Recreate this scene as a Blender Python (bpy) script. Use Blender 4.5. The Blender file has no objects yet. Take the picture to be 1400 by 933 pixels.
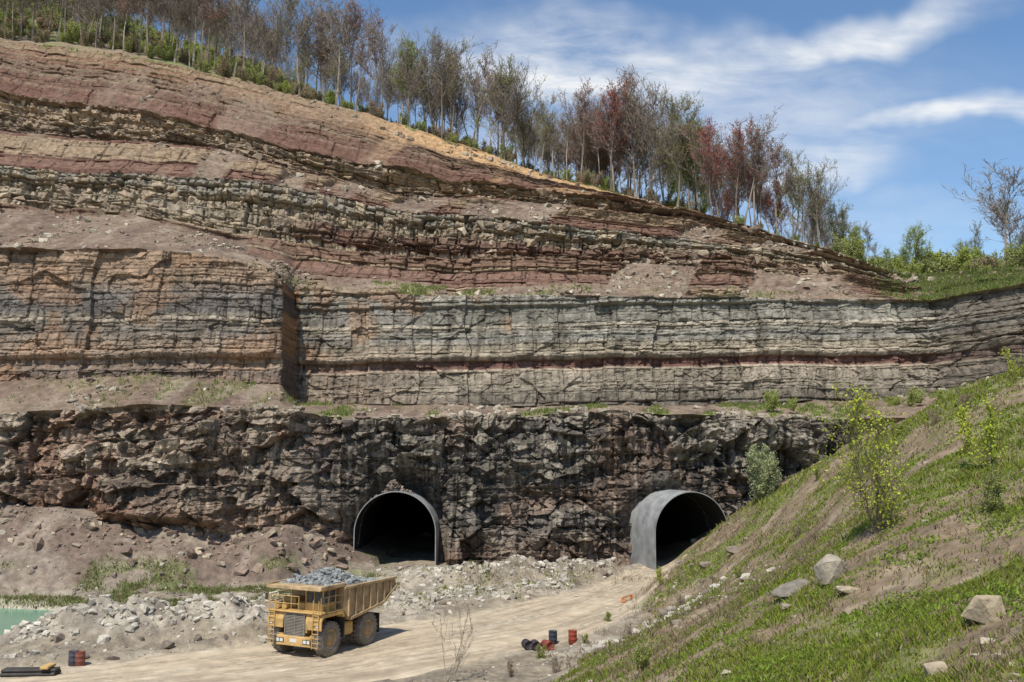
import bpy, bmesh, math, random
import numpy as np
from mathutils import Vector, Matrix, Euler
scene=bpy.context.scene
F=1283.0; CH=13.7; TH=math.atan(0.115)
def UP(px,py,Y):
    px=np.asarray(px,float);py=np.asarray(py,float);Y=np.asarray(Y,float)
    a=(px-700)/F;b=(466.5-py)/F
    dy=math.cos(TH)-b*math.sin(TH);dz=math.sin(TH)+b*math.cos(TH)
    t=Y/dy
    return np.stack([a*t,Y+0*t,CH+dz*t],-1)
# ---------- noise ----------
def hsh(a,b=0,c=0,s=0):
    a=np.asarray(a).astype(np.int64);b=np.asarray(b).astype(np.int64);c=np.asarray(c).astype(np.int64)
    h=(a*374761393+b*668265263+c*2147483647+s*974634777)&0xFFFFFFFF
    h=((h^(h>>13))*1274126177)&0xFFFFFFFF
    h=((h^(h>>15))*2246822519)&0xFFFFFFFF
    h=h^(h>>16)
    return (h&0xFFFFFF)/float(0xFFFFFF)
def vn(x,y,s=0):
    x=np.asarray(x,float);y=np.asarray(y,float)
    ix=np.floor(x);iy=np.floor(y);fx=x-ix;fy=y-iy
    fx=fx*fx*(3-2*fx);fy=fy*fy*(3-2*fy)
    a=hsh(ix,iy,0,s);b=hsh(ix+1,iy,0,s);c=hsh(ix,iy+1,0,s);d=hsh(ix+1,iy+1,0,s)
    return (a*(1-fx)+b*fx)*(1-fy)+(c*(1-fx)+d*fx)*fy
def fbm(x,y,o=4,s=0):
    r=0;A=.5;n=0
    for i in range(o):
        r=r+A*vn(x*2**i+i*17.3,y*2**i+i*9.1,s+i);n+=A;A*=.5
    return r/n
def facet(x,y,s,tilt=1.0):
    ix=np.floor(x);iy=np.floor(y);best=np.full(x.shape,1e9);sec=np.full(x.shape,1e9);val=np.zeros(x.shape);idv=np.zeros(x.shape)
    for dx in (-1,0,1):
        for dy in (-1,0,1):
            cx=ix+dx;cy=iy+dy;h1=hsh(cx,cy,1,s);h2=hsh(cx,cy,2,s);h3=hsh(cx,cy,3,s);h4=hsh(cx,cy,4,s);h5=hsh(cx,cy,5,s)
            ex=x-cx-h1;ey=y-cy-h2;d=np.abs(ex)*.8+np.abs(ey)+.25*np.hypot(ex,ey)
            v=(h3-.5)*2+tilt*((h4-.5)*2*ex+(h5-.5)*2*ey);m=d<best
            sec=np.where(m,best,np.minimum(sec,d));best=np.where(m,d,best);val=np.where(m,v,val);idv=np.where(m,h3,idv)
    return val,idv,sec-best
def sst(x,a,b):
    t=np.clip((x-a)/(b-a),0,1);return t*t*(3-2*t)
def mix(c,col,t):
    return c+(np.array(col)-c)*np.asarray(t)[...,None]
# ---------- mesh ----------
def mk(name,V,faces,mats,col=None,mi=None,smooth=False,parent=None):
    V=np.asarray(V,np.float32).reshape(-1,3)
    if not isinstance(faces,list): faces=[faces]
    faces=[np.asarray(f,np.int32) for f in faces if len(f)]
    me=bpy.data.meshes.new(name)
    me.vertices.add(len(V));me.vertices.foreach_set('co',V.ravel())
    lv=np.concatenate([f.ravel() for f in faces])
    tot=np.concatenate([np.full(len(f),f.shape[1],np.int32) for f in faces])
    st=np.concatenate([[0],np.cumsum(tot)[:-1]]).astype(np.int32)
    me.loops.add(len(lv));me.loops.foreach_set('vertex_index',lv)
    me.polygons.add(len(tot));me.polygons.foreach_set('loop_start',st);me.polygons.foreach_set('loop_total',tot)
    if mi is not None: me.polygons.foreach_set('material_index',np.asarray(mi,np.int32))
    me.polygons.foreach_set('use_smooth',np.full(len(tot),smooth))
    if col is not None:
        ca=me.color_attributes.new('Col','FLOAT_COLOR','POINT')
        c=np.ones((len(V),4),np.float32);c[:,:3]=np.clip(col,0,1);ca.data.foreach_set('color',c.ravel())
    me.update(calc_edges=True)
    for m in (mats if isinstance(mats,list) else [mats]): me.materials.append(m)
    ob=bpy.data.objects.new(name,me);scene.collection.objects.link(ob)
    if parent: ob.parent=parent
    return ob
def empty(name,loc=(0,0,0)):
    e=bpy.data.objects.new(name,None);e.location=loc;scene.collection.objects.link(e);return e
def gridfaces(nr,nc):
    i=np.arange(nr-1)[:,None]*nc+np.arange(nc-1)[None,:]
    return np.stack([i,i+1,i+nc+1,i+nc],-1).reshape(-1,4)
# ---------- materials ----------
def nt(name):
    m=bpy.data.materials.new(name);m.use_nodes=True;t=m.node_tree
    return m,t,t.nodes,t.links,t.nodes['Principled BSDF']
def mat_v(name,rough=.9,sc=1.2,amt=.5,bsc=3.0,bst=.6,bd=.1,attr=True,base=(.5,.5,.5),spec=.2,metal=0):
    m,t,N,L,P=nt(name)
    P.inputs['Roughness'].default_value=rough;P.inputs['Specular IOR Level'].default_value=spec;P.inputs['Metallic'].default_value=metal
    if attr:
        a=N.new('ShaderNodeAttribute');a.attribute_name='Col';src=a.outputs['Color']
    else:
        a=N.new('ShaderNodeRGB');a.outputs[0].default_value=(*base,1);src=a.outputs[0]
    tc=N.new('ShaderNodeNewGeometry') if attr else N.new('ShaderNodeTexCoord')
    co=tc.outputs['Position'] if attr else tc.outputs['Object']
    if amt>0:
        n=N.new('ShaderNodeTexNoise');n.inputs['Scale'].default_value=sc;n.inputs['Detail'].default_value=6;n.inputs['Roughness'].default_value=.65
        L.new(co,n.inputs['Vector'])
        r=N.new('ShaderNodeMapRange');r.inputs[1].default_value=.3;r.inputs[2].default_value=.7;r.inputs[3].default_value=1-amt;r.inputs[4].default_value=1+amt
        L.new(n.outputs['Fac'],r.inputs[0])
        v=N.new('ShaderNodeVectorMath');v.operation='SCALE';L.new(src,v.inputs[0]);L.new(r.outputs[0],v.inputs['Scale']);src=v.outputs[0]
    L.new(src,P.inputs['Base Color'])
    if bst>0:
        n2=N.new('ShaderNodeTexNoise');n2.inputs['Scale'].default_value=bsc;n2.inputs['Detail'].default_value=5;n2.inputs['Roughness'].default_value=.7
        L.new(co,n2.inputs['Vector'])
        b=N.new('ShaderNodeBump');b.inputs['Strength'].default_value=bst;b.inputs['Distance'].default_value=bd
        L.new(n2.outputs['Fac'],b.inputs['Height']);L.new(b.outputs[0],P.inputs['Normal'])
    return m
def mat_leaf(name):
    m,t,N,L,P=nt(name)
    a=N.new('ShaderNodeAttribute');a.attribute_name='Col'
    D_=N.new('ShaderNodeBsdfDiffuse');L.new(a.outputs['Color'],D_.inputs['Color'])
    tr=N.new('ShaderNodeBsdfTranslucent');L.new(a.outputs['Color'],tr.inputs['Color'])
    mx=N.new('ShaderNodeMixShader');mx.inputs[0].default_value=.4
    L.new(D_.outputs[0],mx.inputs[1]);L.new(tr.outputs[0],mx.inputs[2]);L.new(mx.outputs[0],N['Material Output'].inputs['Surface'])
    return m
M_rock=mat_v('rock_strata',.92,1.3,.42,2.4,.75,.22)
M_ground=mat_v('ground_mat',.95,1.6,.38,5,.8,.14)
M_road=mat_v('road_dirt',.95,.7,.25,4,.5,.06)
M_stone=mat_v('stone_mat',.9,3,.35,7,.6,.05)
M_leaf=mat_leaf('leaf_mat')
M_bark=mat_v('bark_mat',.95,4,0,8,0,.05)
# ---------- cliff ----------
def cur(pts,c):
    p=np.array(pts,float);return np.interp(c,p[:,0],p[:,1]),np.interp(c,p[:,0],p[:,2])
ROWS=[
 [(-300,20,170),(0,55,175),(100,68,174),(200,82,173),(300,105,172),(400,130,170),(500,155,166),(560,175,164),(650,205,161),(750,240,157),(850,268,153),(950,292,149),(1050,322,143),(1150,352,138),(1240,378,134),(1300,380,131),(1400,368,125),(1700,330,100)],
 [(-300,100,150),(0,130,155),(200,150,154),(280,172,153),(400,205,151),(550,232,151),(620,250,152),(700,257,151),(850,276,148),(920,290,147),(1000,309,145),(1240,380,133.7),(1400,371,124),(1700,333,98)],
 [(-300,160,148),(0,182,153),(200,192,152),(280,200,151),(400,236,149),(550,266,149),(620,275,150),(700,276,150),(850,291,147.5),(920,300,146.5),(1000,316,144.5),(1240,382,133.4),(1400,374,123),(1700,336,96)],
 [(-300,215,132),(0,232,136),(200,240,137),(330,252,139),(450,270,141),(550,290,141),(700,303,141),(850,318,141),(1000,337,140),(1150,360,136.5),(1240,386,133),(1400,378,121),(1700,340,93)],
 [(-300,270,129),(0,285,133),(200,300,134),(330,328,136),(450,345,138),(550,353,138),(700,358,138),(850,362,138),(1000,366,137),(1150,380,133.5),(1240,394,131),(1400,382,118),(1700,344,91)],
 [(-300,330,112),(0,340,114),(100,345,114),(200,345,115),(300,352,116),(370,375,117),(388,386,118),(402,400,125.5),(600,403,126),(800,408,127),(1000,410,128),(1200,412,128),(1280,408,124),(1400,388,113),(1700,350,88)],
 [(-300,525,109),(0,520,110),(200,515,111),(300,520,112),(385,526,114),(405,553,121.5),(600,557,122),(800,557,123),(1000,553,124),(1200,545,124),(1280,535,120),(1400,510,109),(1700,490,84)],
 [(-300,565,101),(0,565,102),(200,556,103),(400,562,106),(450,572,109),(600,576,112),(700,570,113),(900,565,113),(1100,572,113),(1200,572,112),(1400,560,100),(1700,550,76)],
 [(-300,680,97),(0,690,98.5),(100,702,99),(200,722,100),(300,730,101),(400,722,103),(480,757,107),(540,775,109.5),(700,770,110),(860,774,110),(900,780,110),(1000,785,110),(1200,780,108),(1400,760,96),(1700,740,72)],
]
cols=np.concatenate([np.arange(-300,0,4),np.arange(0,1400,1.4),np.arange(1400,1701,4)]).astype(float)
NC=len(cols)
SUB=[80,60,66,66,66,165,26,200,10]
NOM=[18,7,11,7,9,15,3,18,5]
rowP=[]
for i,r in enumerate(ROWS):
    py,Y=cur(r,cols)
    k=np.ones(5)/5
    ys=np.convolve(np.pad(Y,2,mode='edge'),k,'valid');ps=np.convolve(np.pad(py,2,mode='edge'),k,'valid')
    amp=[3,6,6,5,5,4,5,5,3][i]
    ps=ps+amp*(fbm(cols/90,cols*0+(i//2)*7,3,i//2+50)-.5)*2
    if i==0: ps=ps+2.0*(fbm(cols/14,cols*0,3,60)-.5)*2
    rowP.append(UP(cols,ps,ys))
lowr=rowP[-1].copy();lowr[:,2]-=5;rowP.append(lowr)
P=[];SEG=[];FR=[];S=[]
acc=0
for i in range(9):
    n=SUB[i]
    f=np.arange(n+(1 if i==8 else 0))/n
    for t in f:
        P.append(rowP[i]*(1-t)+rowP[i+1]*t);SEG.append(i);FR.append(t);S.append(acc+t*NOM[i])
    acc+=NOM[i]
P=np.array(P);NR=len(P)
SEG=np.array(SEG)[:,None]+np.zeros((1,NC),int);FR=np.array(FR)[:,None]+np.zeros((1,NC));S=np.array(S)[:,None]+np.zeros((1,NC))
C=cols[None,:]+np.zeros((NR,1))
X=P[...,0];Z=P[...,2]
S=np.where(SEG==5,52+(34.6-Z)+.012*X+.25*np.sin(X/23),S)
S=np.where(SEG>=7,70+(17.6-Z)+.03*X,S)
seg=lambda arr:np.array(arr,float)[SEG]
def blocks(X,S,th,w,seed,pw=1.5):
    rg=np.random.RandomState(seed)
    t=th*(.35+1.5*rg.rand(400)**pw);e=np.concatenate([[-10],-10+np.cumsum(t)])
    k=np.clip(np.searchsorted(e,S)-1,0,398);tk=t[k];fr=(S-e[k])/tk
    wk=w*(.5+1.2*hsh(k,3,0,seed))
    u=X/wk+hsh(k,7,0,seed)*10;b=np.floor(u);fu=u-b
    return hsh(k,b,1,seed),hsh(k,11,0,seed),np.minimum(fu,1-fu)*wk,np.minimum(fr,1-fr)*tk,fr,tk
lowx=fbm(X/22,S/14,2,3)-.5
warpamp=seg([.45,.4,.4,.4,.4,.12,1,1.0,1])
Sw=S+warpamp*lowx*1.6+warpamp*.2*(fbm(X/2.2,S/2,2,8)-.5)
Xw=X+seg([1,.7,1,.7,1,.35,1,1.4,1])*(fbm(X/3,S/3,3,12)-.5)*2
v1,l1,du1,dv1,f1,t1=blocks(Xw,Sw,2.6,4.6,1)
v2,l2,du2,dv2,f2,t2=blocks(Xw,Sw,.95,1.9,2)
v3,l3,du3,dv3,f3,t3=blocks(Xw,Sw,.42,.8,3)
cr1=np.exp(-(np.minimum(du1,dv1)/.14)**2);cr2=np.exp(-(np.minimum(du2,dv2)/.09)**2)
fa=np.zeros(X.shape);fid=np.zeros(X.shape)+.5;fe=np.ones(X.shape)
rws=np.where(np.isin(SEG[:,0],(1,3,5,7,8)))[0]
xs_,ss_=X[rws],S[rws]
xw_=xs_+1.0*(fbm(xs_/3,ss_/3,2,14)-.5);sw_=ss_+1.0*(fbm(xs_/3,ss_/3,2,15)-.5)
a_,i1,e1=facet(xw_/4.6,sw_/3.8,201,1.6);b_,i2,e2=facet(xw_/1.9,sw_/1.6,202,1.5);c_,i3,e3=facet(xw_/.8,sw_/.6,203,1.3)
fa[rws]=.95*a_+.5*b_+.22*c_;fid[rws]=.4*i1+.35*i2+.25*i3;fe[rws]=np.minimum(e1*3,e2*1.5)
talus=sst(fbm(C/55+S*.05,S/16,3,21),.47,.6)*seg([.45,.25,.95,.2,1,0,1,0,0])
talus=np.maximum(talus,seg([0,0,0,0,1,0,1,0,0])*sst(FR,.5,.75)*(SEG==4)*sst(fbm(C/90,FR*2,2,5),.3,.45))
talus=np.maximum(talus,((SEG==4)&(C<360))*sst(FR,.02,.15)*sst(360-C,0,40)*1.0)
talus=np.maximum(talus,(SEG==6)*1.0)
talus=np.maximum(talus,((SEG==0))*sst(FR,.0,.05)*(1-sst(FR+.3*(fbm(X/8,S/5,3,19)-.5),.28,.42))*sst(C,450,560)*.95)
pock=.35+1.3*fbm(X/16,S/9,2,30)
amp=seg([.32,1.35,.5,1.15,.65,.27,.3,.26,.5])*pock*np.where((SEG==5),1+1.4*sst(C,1200,1300),1)
D=amp*(.9*(l1-.5)*2+.8*(v1-.5)*2+.5*(l2-.5)*2+.5*(v2-.5)*2+.25*(v3-.5)*2)*.8
D-=amp*(.5*cr1+.3*cr2)
D+=seg([0,.25,0,.25,0,.22,0,1.15,.8])*fa*np.where((SEG==5),1+2.0*sst(C,1200,1300),1)
D+=amp*.5*(fbm(X/1.5,S/1.1,3,31)-.5)*2
D+=seg([1,1.2,1.5,1.2,1,1.3,.5,2.6,2])*(fbm(X/16,S/20,2,33)-.5)*2
jb=hsh(np.floor(X/6.5+.25*(fbm(X/4,S/8,2,35)-.5)*2),0,0,36);jb2=hsh(np.floor(X/2.7+.2*(vn(X/2,S/6,37)-.5)*2),np.floor(S/7),0,38)
D+=seg([0,.5,0,.5,0,.55,0,.5,0])*(jb-.5)*2+seg([0,.35,0,.35,0,.24,0,.3,0])*(jb2-.5)*2
D+=seg([0,0,0,0,0,.05,0,.24,0])*(vn(X*2.4,S*.07,39)-.5)*2
zz5=(S-52)/15
D+=np.where(SEG==5,.55*np.exp(-((zz5-.575)/.03)**2)-.5*sst(zz5,.61,.625)*(1-sst(zz5,.68,.71))+.4*(1-sst(zz5,.1,.115))*(C>400),0)
# ledge lips overhanging at the tops of the hard bands
D+=np.where((SEG==1)|(SEG==3),.7*(1-sst(FR,.3,.36))-.5*sst(FR,.8,.85),0)
fup=1-f1
D+=seg([.6,.2,.7,.3,1.0,0,.2,0,0])*fup*t1*(.1+1.0*l1**1.5)*1.1
tal_D=seg([.5,.3,1,.3,1,0,.6,0,0])*(fbm(X/9,S/6,4,40)-.3)*2.2+.35*(fbm(X*1.2,S*1.2,3,41)-.5)
D=D*(1-talus)+tal_D*talus
conv=sst(C,1150,1260)
D*=np.where(SEG<4,1-.8*conv,1)
TUN=[(-13.2,107.8,0.0,-2.4),(19.9,107.8,math.radians(18),-.9)]
TR=4.6;TZ=4.3
def rho(t,x,y,z):
    xc,yc,a=t[:3]
    lx=(x-xc)*math.cos(a)+(y-yc)*math.sin(a)
    zz=z-TZ
    return np.where(zz>0,np.hypot(lx,zz),np.abs(lx))/TR
for t in TUN:
    r=rho(t,X,P[...,1],Z)
    w1=(SEG>=7)*(1-sst(r+.3*(fbm(X/2,Z/2,2,77)-.5),1.02,1.42))
    D=D*(1-w1)+w1*(t[3]+.4*D)
# protruding rock shelf low on the left wall
D+=np.where(SEG==7,2.2*np.exp(-((X+37)/6.5)**4)*sst(FR,.62,.66)*(1-sst(FR,.9,1.0)),0)
PD=P+np.stack([0*D,-D,.12*D],-1)
hard=(SEG==7)|(SEG==5)
PD[...,0]+=np.where(hard,amp*.25*(v2-.5),0)
PD[...,2]+=np.where(SEG==5,.08*(vn(X/2,S/2,61)-.5),np.where(SEG==7,.25*(fbm(X/1.5,S/1.5,2,61)-.5),.2*(fbm(X/2,S/2,2,62)-.5)))
# ---- colours
def c(*a): return np.array(a)
mar=c(.135,.07,.05);mar2=c(.18,.108,.076);tan=c(.31,.235,.15);brn=c(.205,.15,.10);gry=c(.235,.215,.17);ora=c(.44,.275,.135);tal=c(.205,.152,.108)
full=lambda a: np.zeros(X.shape+(3,))+a
col=full(brn)
m=(SEG==0)
cc=mix(full(mar2),brn,sst(l1,.35,.6));cc=mix(cc,mar,sst(l2,.5,.75)*.8);cc=mix(cc,tan,(l1>.85)*.6)
cc=mix(cc,ora,sst(.5-FR+.3*(fbm(X/6,S/4,3,9)-.5),.0,.3)*np.interp(C,[0,480,560,1240],[.12,.3,.95,.85]))
cc=mix(cc,tan,sst(C,850,950)*.4)
col[m]=cc[m]
m=(SEG==1)
cc=mix(full(c(.30,.22,.145)),c(.20,.155,.11),sst(v1,.5,.8));cc=mix(cc,c(.38,.295,.195),sst(v2,.55,.9)*.8);cc=mix(cc,mar2,(l2>.78)*.6)
cc=mix(cc,c(.15,.11,.08),sst(FR,.8,.86)*.7)
col[m]=cc[m]
m=(SEG==2)
cc=mix(full(mar2),mar,sst(l2,.35,.65));cc=mix(cc,tan,(l1>.72)*.7);cc=mix(cc,c(.22,.18,.125),(l1<.22)*.8)
cc=mix(cc,tan,sst(C,900,1000)*.35)
col[m]=cc[m]
m=(SEG==3)
cc=mix(full(c(.29,.235,.165)),gry,sst(l2,.4,.7));cc=mix(cc,c(.38,.305,.205),sst(v2,.6,.9)*.8);cc=mix(cc,mar,sst(FR,.5,.56)*(1-sst(FR,.85,.92))*sst(C,330,480)*.9);cc=mix(cc,brn*.8,sst(v1,.65,.9)*.5)
cc=mix(cc,tan,sst(C,950,1080)*.35)
col[m]=cc[m]
m=(SEG==4)
cc=mix(full(mar2),tan,(l1>.4)*.8);cc=mix(cc,mar,(l2>.6)*.7)
col[m]=cc[m]
m=(SEG==5)
fs=zz5+.02*lowx
strat=np.array([[0,.28,.25,.20],[.08,.24,.225,.185],[.16,.28,.26,.21],[.27,.26,.24,.195],[.30,.36,.31,.235],[.36,.28,.255,.205],[.42,.245,.23,.195],[.5,.34,.285,.205],[.575,.38,.32,.235],[.61,.27,.22,.17],[.62,.17,.088,.068],[.68,.17,.092,.072],[.70,.36,.30,.22],[.78,.28,.235,.18],[.85,.32,.27,.205],[.95,.23,.195,.15],[1.05,.16,.135,.11]])
cr=np.stack([np.interp(fs,strat[:,0],strat[:,i+1]) for i in range(3)],-1)
fl_=(38.3-Z)/17.2
stl=np.array([[0,.25,.175,.12],[.2,.31,.22,.15],[.33,.17,.15,.13],[.45,.16,.14,.12],[.5,.31,.26,.195],[.6,.17,.145,.12],[.72,.33,.25,.18],[.8,.27,.2,.145],[.9,.17,.13,.10],[1,.23,.16,.115]])
cl=np.stack([np.interp(fl_,stl[:,0],stl[:,i+1]) for i in range(3)],-1)
wl=1-sst(C+30*lowx,480,640)*1.0;wl=np.where(C<400,1,wl*.5)
cc=cr*(1-wl[...,None])+cl*wl[...,None]
cc=cc*(.82+.36*l2+.2*(v2-.5)+.35*(v1-.5))[...,None]
stk=sst(vn(X*1.3+.2*S,S*.12,90),.55,.9)*sst(fbm(X/8,S/6,2,91),.42,.6)
cc=mix(cc,c(.09,.075,.055),stk*.65)
cc=mix(cc,c(.34,.20,.115),sst(fbm(X/5,S/4,3,92),.6,.72)*.45*(C<700))
cc=mix(cc,c(.13,.105,.08),sst(C,1230,1340)*.65)  # right end painted darker to hold its shade, the sun would light it
cc=mix(cc,mix(full(c(.10,.065,.045)),c(.30,.15,.06),sst(fbm(X/.8,S/2,3,94),.5,.65)),((C>386)&(C<409))*.85)  # corner face: shade painted in dark brown, with orange rock patches
col[m]=cc[m]
m=(SEG>=7)
cw=full(c(.25,.19,.14))
cw=mix(cw,c(.42,.34,.25),sst(fid,.48,.66)*.85);cw=mix(cw,c(.15,.11,.085),sst(v1,.55,.8)*.5);cw=mix(cw,c(.30,.18,.12),sst(fbm(X/5,S/4,3,93),.52,.68)*.65)
cd=full(c(.155,.134,.112))
cd=mix(cd,c(.30,.26,.20),sst(fid,.48,.72)*.8);cd=mix(cd,c(.23,.155,.11),sst(fbm(X/6,S/5,3,95),.48,.68)*.7)
stk=sst(vn(X*1.8,S*.1,96)*.6+vn(X*4.5,S*.16,97)*.4,.42,.66)*(.5+.5*sst(fbm(X/6,S/9,2,99),.35,.55))
cd=mix(cd,c(.045,.04,.035),stk*.85)
cd=mix(cd,c(.36,.32,.26),sst(vn(X*2.6,S*.12,98),.76,.93)*.65)
cw=mix(cw,c(.09,.07,.055),stk*.45)
wd=sst(C+120*lowx,400,560)
cc=cw*(1-wd[...,None])+cd*wd[...,None]
cc=cc*(.85+.3*(l2-.3)+.3*(v3-.5))[...,None]
cc=mix(cc,c(.27,.15,.095),sst(FR,.72,.95)*.4*(1-wd*.3))
cc=mix(cc,c(.35,.295,.22),(1-sst(FR,.0,.05))*.6)
col[m]=cc[m]
col*= (1-.4*np.maximum(cr1,cr2*.7)*(1-talus)*np.where(SEG>=7,.4,.9))[...,None]
tc=full(tal)
tc=mix(tc,c(.155,.108,.08),sst(fbm(X/5,S/4,3,44),.45,.65));tc=mix(tc,c(.29,.235,.175),sst(fbm(X/3,S/2,2,45),.55,.8)*.5)
tc=mix(tc,ora,((SEG==0)&(C>450))*.85*sst(C,450,600))
col=col*(1-talus[...,None])+tc*talus[...,None]
gm=sst(fbm(X/3.5,S/2+C/80,4,46),.52,.62)
gw=np.zeros(X.shape)
gw=np.maximum(gw,(SEG==6)*gm*np.interp(C,[0,380,450,1700],[.05,.3,1,1]))
gw=np.maximum(gw,((SEG==4)&(FR>.7))*gm*np.interp(C,[380,450,720,760,1150,1220],[0,.9,.8,.15,.2,1]))
gw=np.maximum(gw,(SEG<=4)*sst(C+40*(gm-.5),1190,1290)*.95)
gw=np.maximum(gw,((SEG==0)&(FR<.07))*gm*.9)
gcol=mix(full(c(.16,.20,.055)),c(.28,.23,.13),fbm(X/2,S,3,47))
col=col*(1-gw[...,None])+gcol*gw[...,None]
col*=(.8+.4*fbm(X/.7,S/.5,2,48))[...,None]
Fc=gridfaces(NR,NC)
ins=np.zeros(NR*NC,bool)
for t in TUN:
    ins|=((rho(t,PD[...,0],PD[...,1],PD[...,2])<.985)&(SEG>=7)).ravel()
keep=~(ins[Fc].all(1))
mk('quarry_cliff',PD,Fc[keep][:,::-1],M_rock,col.reshape(-1,3),smooth=False)
# ---------- forest hill ----------
def slope(cc_): return np.interp(cc_,[-300,0,200,300,400,500,700,1000,1240,1700],[.56,.56,.5,.44,.38,.32,.2,.08,.03,.02])
def hillpt(cp,d):
    cp=np.asarray(cp,float);d=np.asarray(d,float)
    x0=np.interp(cp,cols,PD[0,:,0]);y0=np.interp(cp,cols,PD[0,:,1]);z0=np.interp(cp,cols,PD[0,:,2])
    y=y0+d;x=x0*(y/y0)
    s=slope(cp)
    z=z0+s*np.minimum(d,110)+np.clip(d-110,0,100)*s*.4-np.clip(d-210,0,1e9)*.35
    z=z+(fbm(x/9,y/9,3,70)-.5)*np.clip(d/5,0,1)*1.6
    return np.stack([x,y,z],-1)
ds=np.concatenate([np.arange(0,60,1.5),np.arange(60,240,5),[260,300,350,400,500]])
hc=cols[::4]
HP=np.array([hillpt(hc,np.full(len(hc),d)) for d in ds])
HP[0]=PD[0,::4];HP[0,:,2]-=.02
hx=HP[...,0];hy=HP[...,1]
hcol=mix(np.zeros(hx.shape+(3,))+c(.24,.185,.125),c(.18,.20,.075),sst(fbm(hx/6,hy/6,4,71),.42,.6))
mk('forest_hill',HP,gridfaces(*hx.shape),M_ground,hcol.reshape(-1,3),smooth=True)
# ---------- ground ----------
ctl=[(1400,505,60),(1330,530,66),(1240,572,72),(1140,625,80),(1060,672,88),(1000,708,93),(950,757,99),(905,792,103),
(860,830,82),(800,900,61.5),(760,933,55),(1100,760,60),(1000,830,50),(900,900,42),(1135,780,36),(1200,730,33),(1400,933,13),(1400,800,20),(1400,700,30),(1400,600,42),
(1250,650,45),(1250,750,30),(1250,870,20),(1100,900,24),(1000,933,26),(1150,680,60),(1050,740,72),(980,780,78)]
cp=[tuple(UP(*p)) for p in ctl]
cp+=[(0,0,12.1),(1,10,9.9),(0,20,7),(-1,30,4.2),(-2,40,1.2),(-3,48,-.8),(-8,10,8),(-8,22,4),(-15,0,8),(-30,0,3),(-20,20,0),(-10,40,-2.5),(-20,55,-6),(0,62,-2.5),(6,78,-2),(12,96,-1.5),
(45,110,16.5),(27,108,7),(60,90,18.5),(80,60,20),(36,60,19.3),(60,30,20),(30,20,17),(15,0,13.5),(30,-20,15),(33,95,13),(-40,80,-10),(40,75,17.5)]
cp=np.array(cp)
def tps(r2): return .5*r2*np.log(r2+1e-9)
n=len(cp);d2=((cp[:,None,:2]-cp[None,:,:2])**2).sum(-1)
K=tps(d2)+np.eye(n)*12;Q=np.c_[np.ones(n),cp[:,:2]]
A=np.block([[K,Q],[Q.T,np.zeros((3,3))]]);wv=np.linalg.solve(A,np.r_[cp[:,2],0,0,0])
wb=rowP[8]
def smax(a,b,k): 
    h=np.clip(.5+.5*(a-b)/k,0,1);return b*(1-h)+a*h+k*h*(1-h)
ROAD=np.array([(18,108,5),(15,100,7),(8.4,87.5,10),(0,75,13),(-11,64.5,14),(-22,57,14),(-36,51,15),(-60,45,15),(-90,40,15)],float)
def road_d(x,y):
    best=np.full(x.shape,1e9)
    for i in range(len(ROAD)-1):
        a=ROAD[i];b=ROAD[i+1];ab=b[:2]-a[:2];L2=(ab**2).sum()
        t=np.clip(((x-a[0])*ab[0]+(y-a[1])*ab[1])/L2,0,1)
        w=(a[2]+(b[2]-a[2])*t)/2
        dd=np.hypot(x-a[0]-ab[0]*t,y-a[1]-ab[1]*t)-w
        best=np.minimum(best,dd)
    return best
MOUND=[(-29.5,69.5,3.4,2.2,2.5),(-25,71,3.6,2.2,1.7),(-20.8,71.5,3.0,2.0,2.3),(-33.8,69,2.4,1.6,.9),
 (-8,97,5,2.5,1.4),(-1,98,6,2.2,1.5),(6,99.5,5,2.2,1.5),(11,101,3.5,2,1.2),(-15,90,5,3,1.0),(-20,84,5,3,.8),(3,93,3,1.5,1.0),(-4,88,4,2,1.1),(-9,83,3,1.8,1.0),(12,70,3,2,.6),(7,66,2.5,1.5,.5)]
def base_ground(x,y):
    hill=np.zeros(x.shape)+wv[-3]+wv[-2]*x+wv[-1]*y
    for i in range(n): hill+=wv[i]*tps((x-cp[i,0])**2+(y-cp[i,1])**2)
    far=sst(np.maximum(np.abs(x-10)-70,np.maximum(-20-y,0)),0,60)
    hill=np.clip(hill,-6,21)
    hill=hill*(1-far)+far*np.where(x>10,18,-2)
    hill+= (fbm(x/6,y/6,4,80)-.5)*1.3*sst(hill,0,3)+(fbm(x/1.2,y/1.2,3,83)-.5)*.3*sst(hill,.3,2)
    rd=road_d(x,y)
    off=sst(rd,0,4)
    fl=off*((fbm(x/5,y/5,4,81)-.5)*.9+(fbm(x/1.1,y/1.1,3,82)-.5)*.3)+(1-off)*(fbm(x/7,y/7,2,84)-.5)*.25
    fl+=.5*sst(y,94,104)
    fl+=.35*np.exp(-((rd-1.3)/.7)**2)*sst(fbm(x/3,y/3,2,89),.4,.55)
    for mx,my,sx,sy,h in MOUND:
        g=np.exp(-((x-mx)/sx)**2-((y-my)/sy)**2)
        fl+=h*g*(.45+1.1*fbm(x/1.1,y/1.1,4,85))*sst(rd,-.5,1.5)
    pd=np.sqrt(((x+48)/12.5)**2+((y-78.5)/8.2)**2)+.12*(fbm(x/4,y/4,2,86)-.5)
    fl-=1.9*(1-sst(pd,.8,1.1))
    ybw=np.interp(x,wb[:,0],wb[:,1]);zbw=np.interp(x,wb[:,0],wb[:,2])
    dd=np.maximum(ybw-y,0)
    tl=zbw-.66*dd+ (fbm(x/5,y/5,4,87)-.5)*2.4*sst(zbw,1,4)
    tl=np.where(zbw<1.2,-2+0*tl,tl)
    g=smax(fl,tl,1.2) 
    g=smax(g,hill,.8)
    return g,hill,rd,tl,fl,pd
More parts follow.
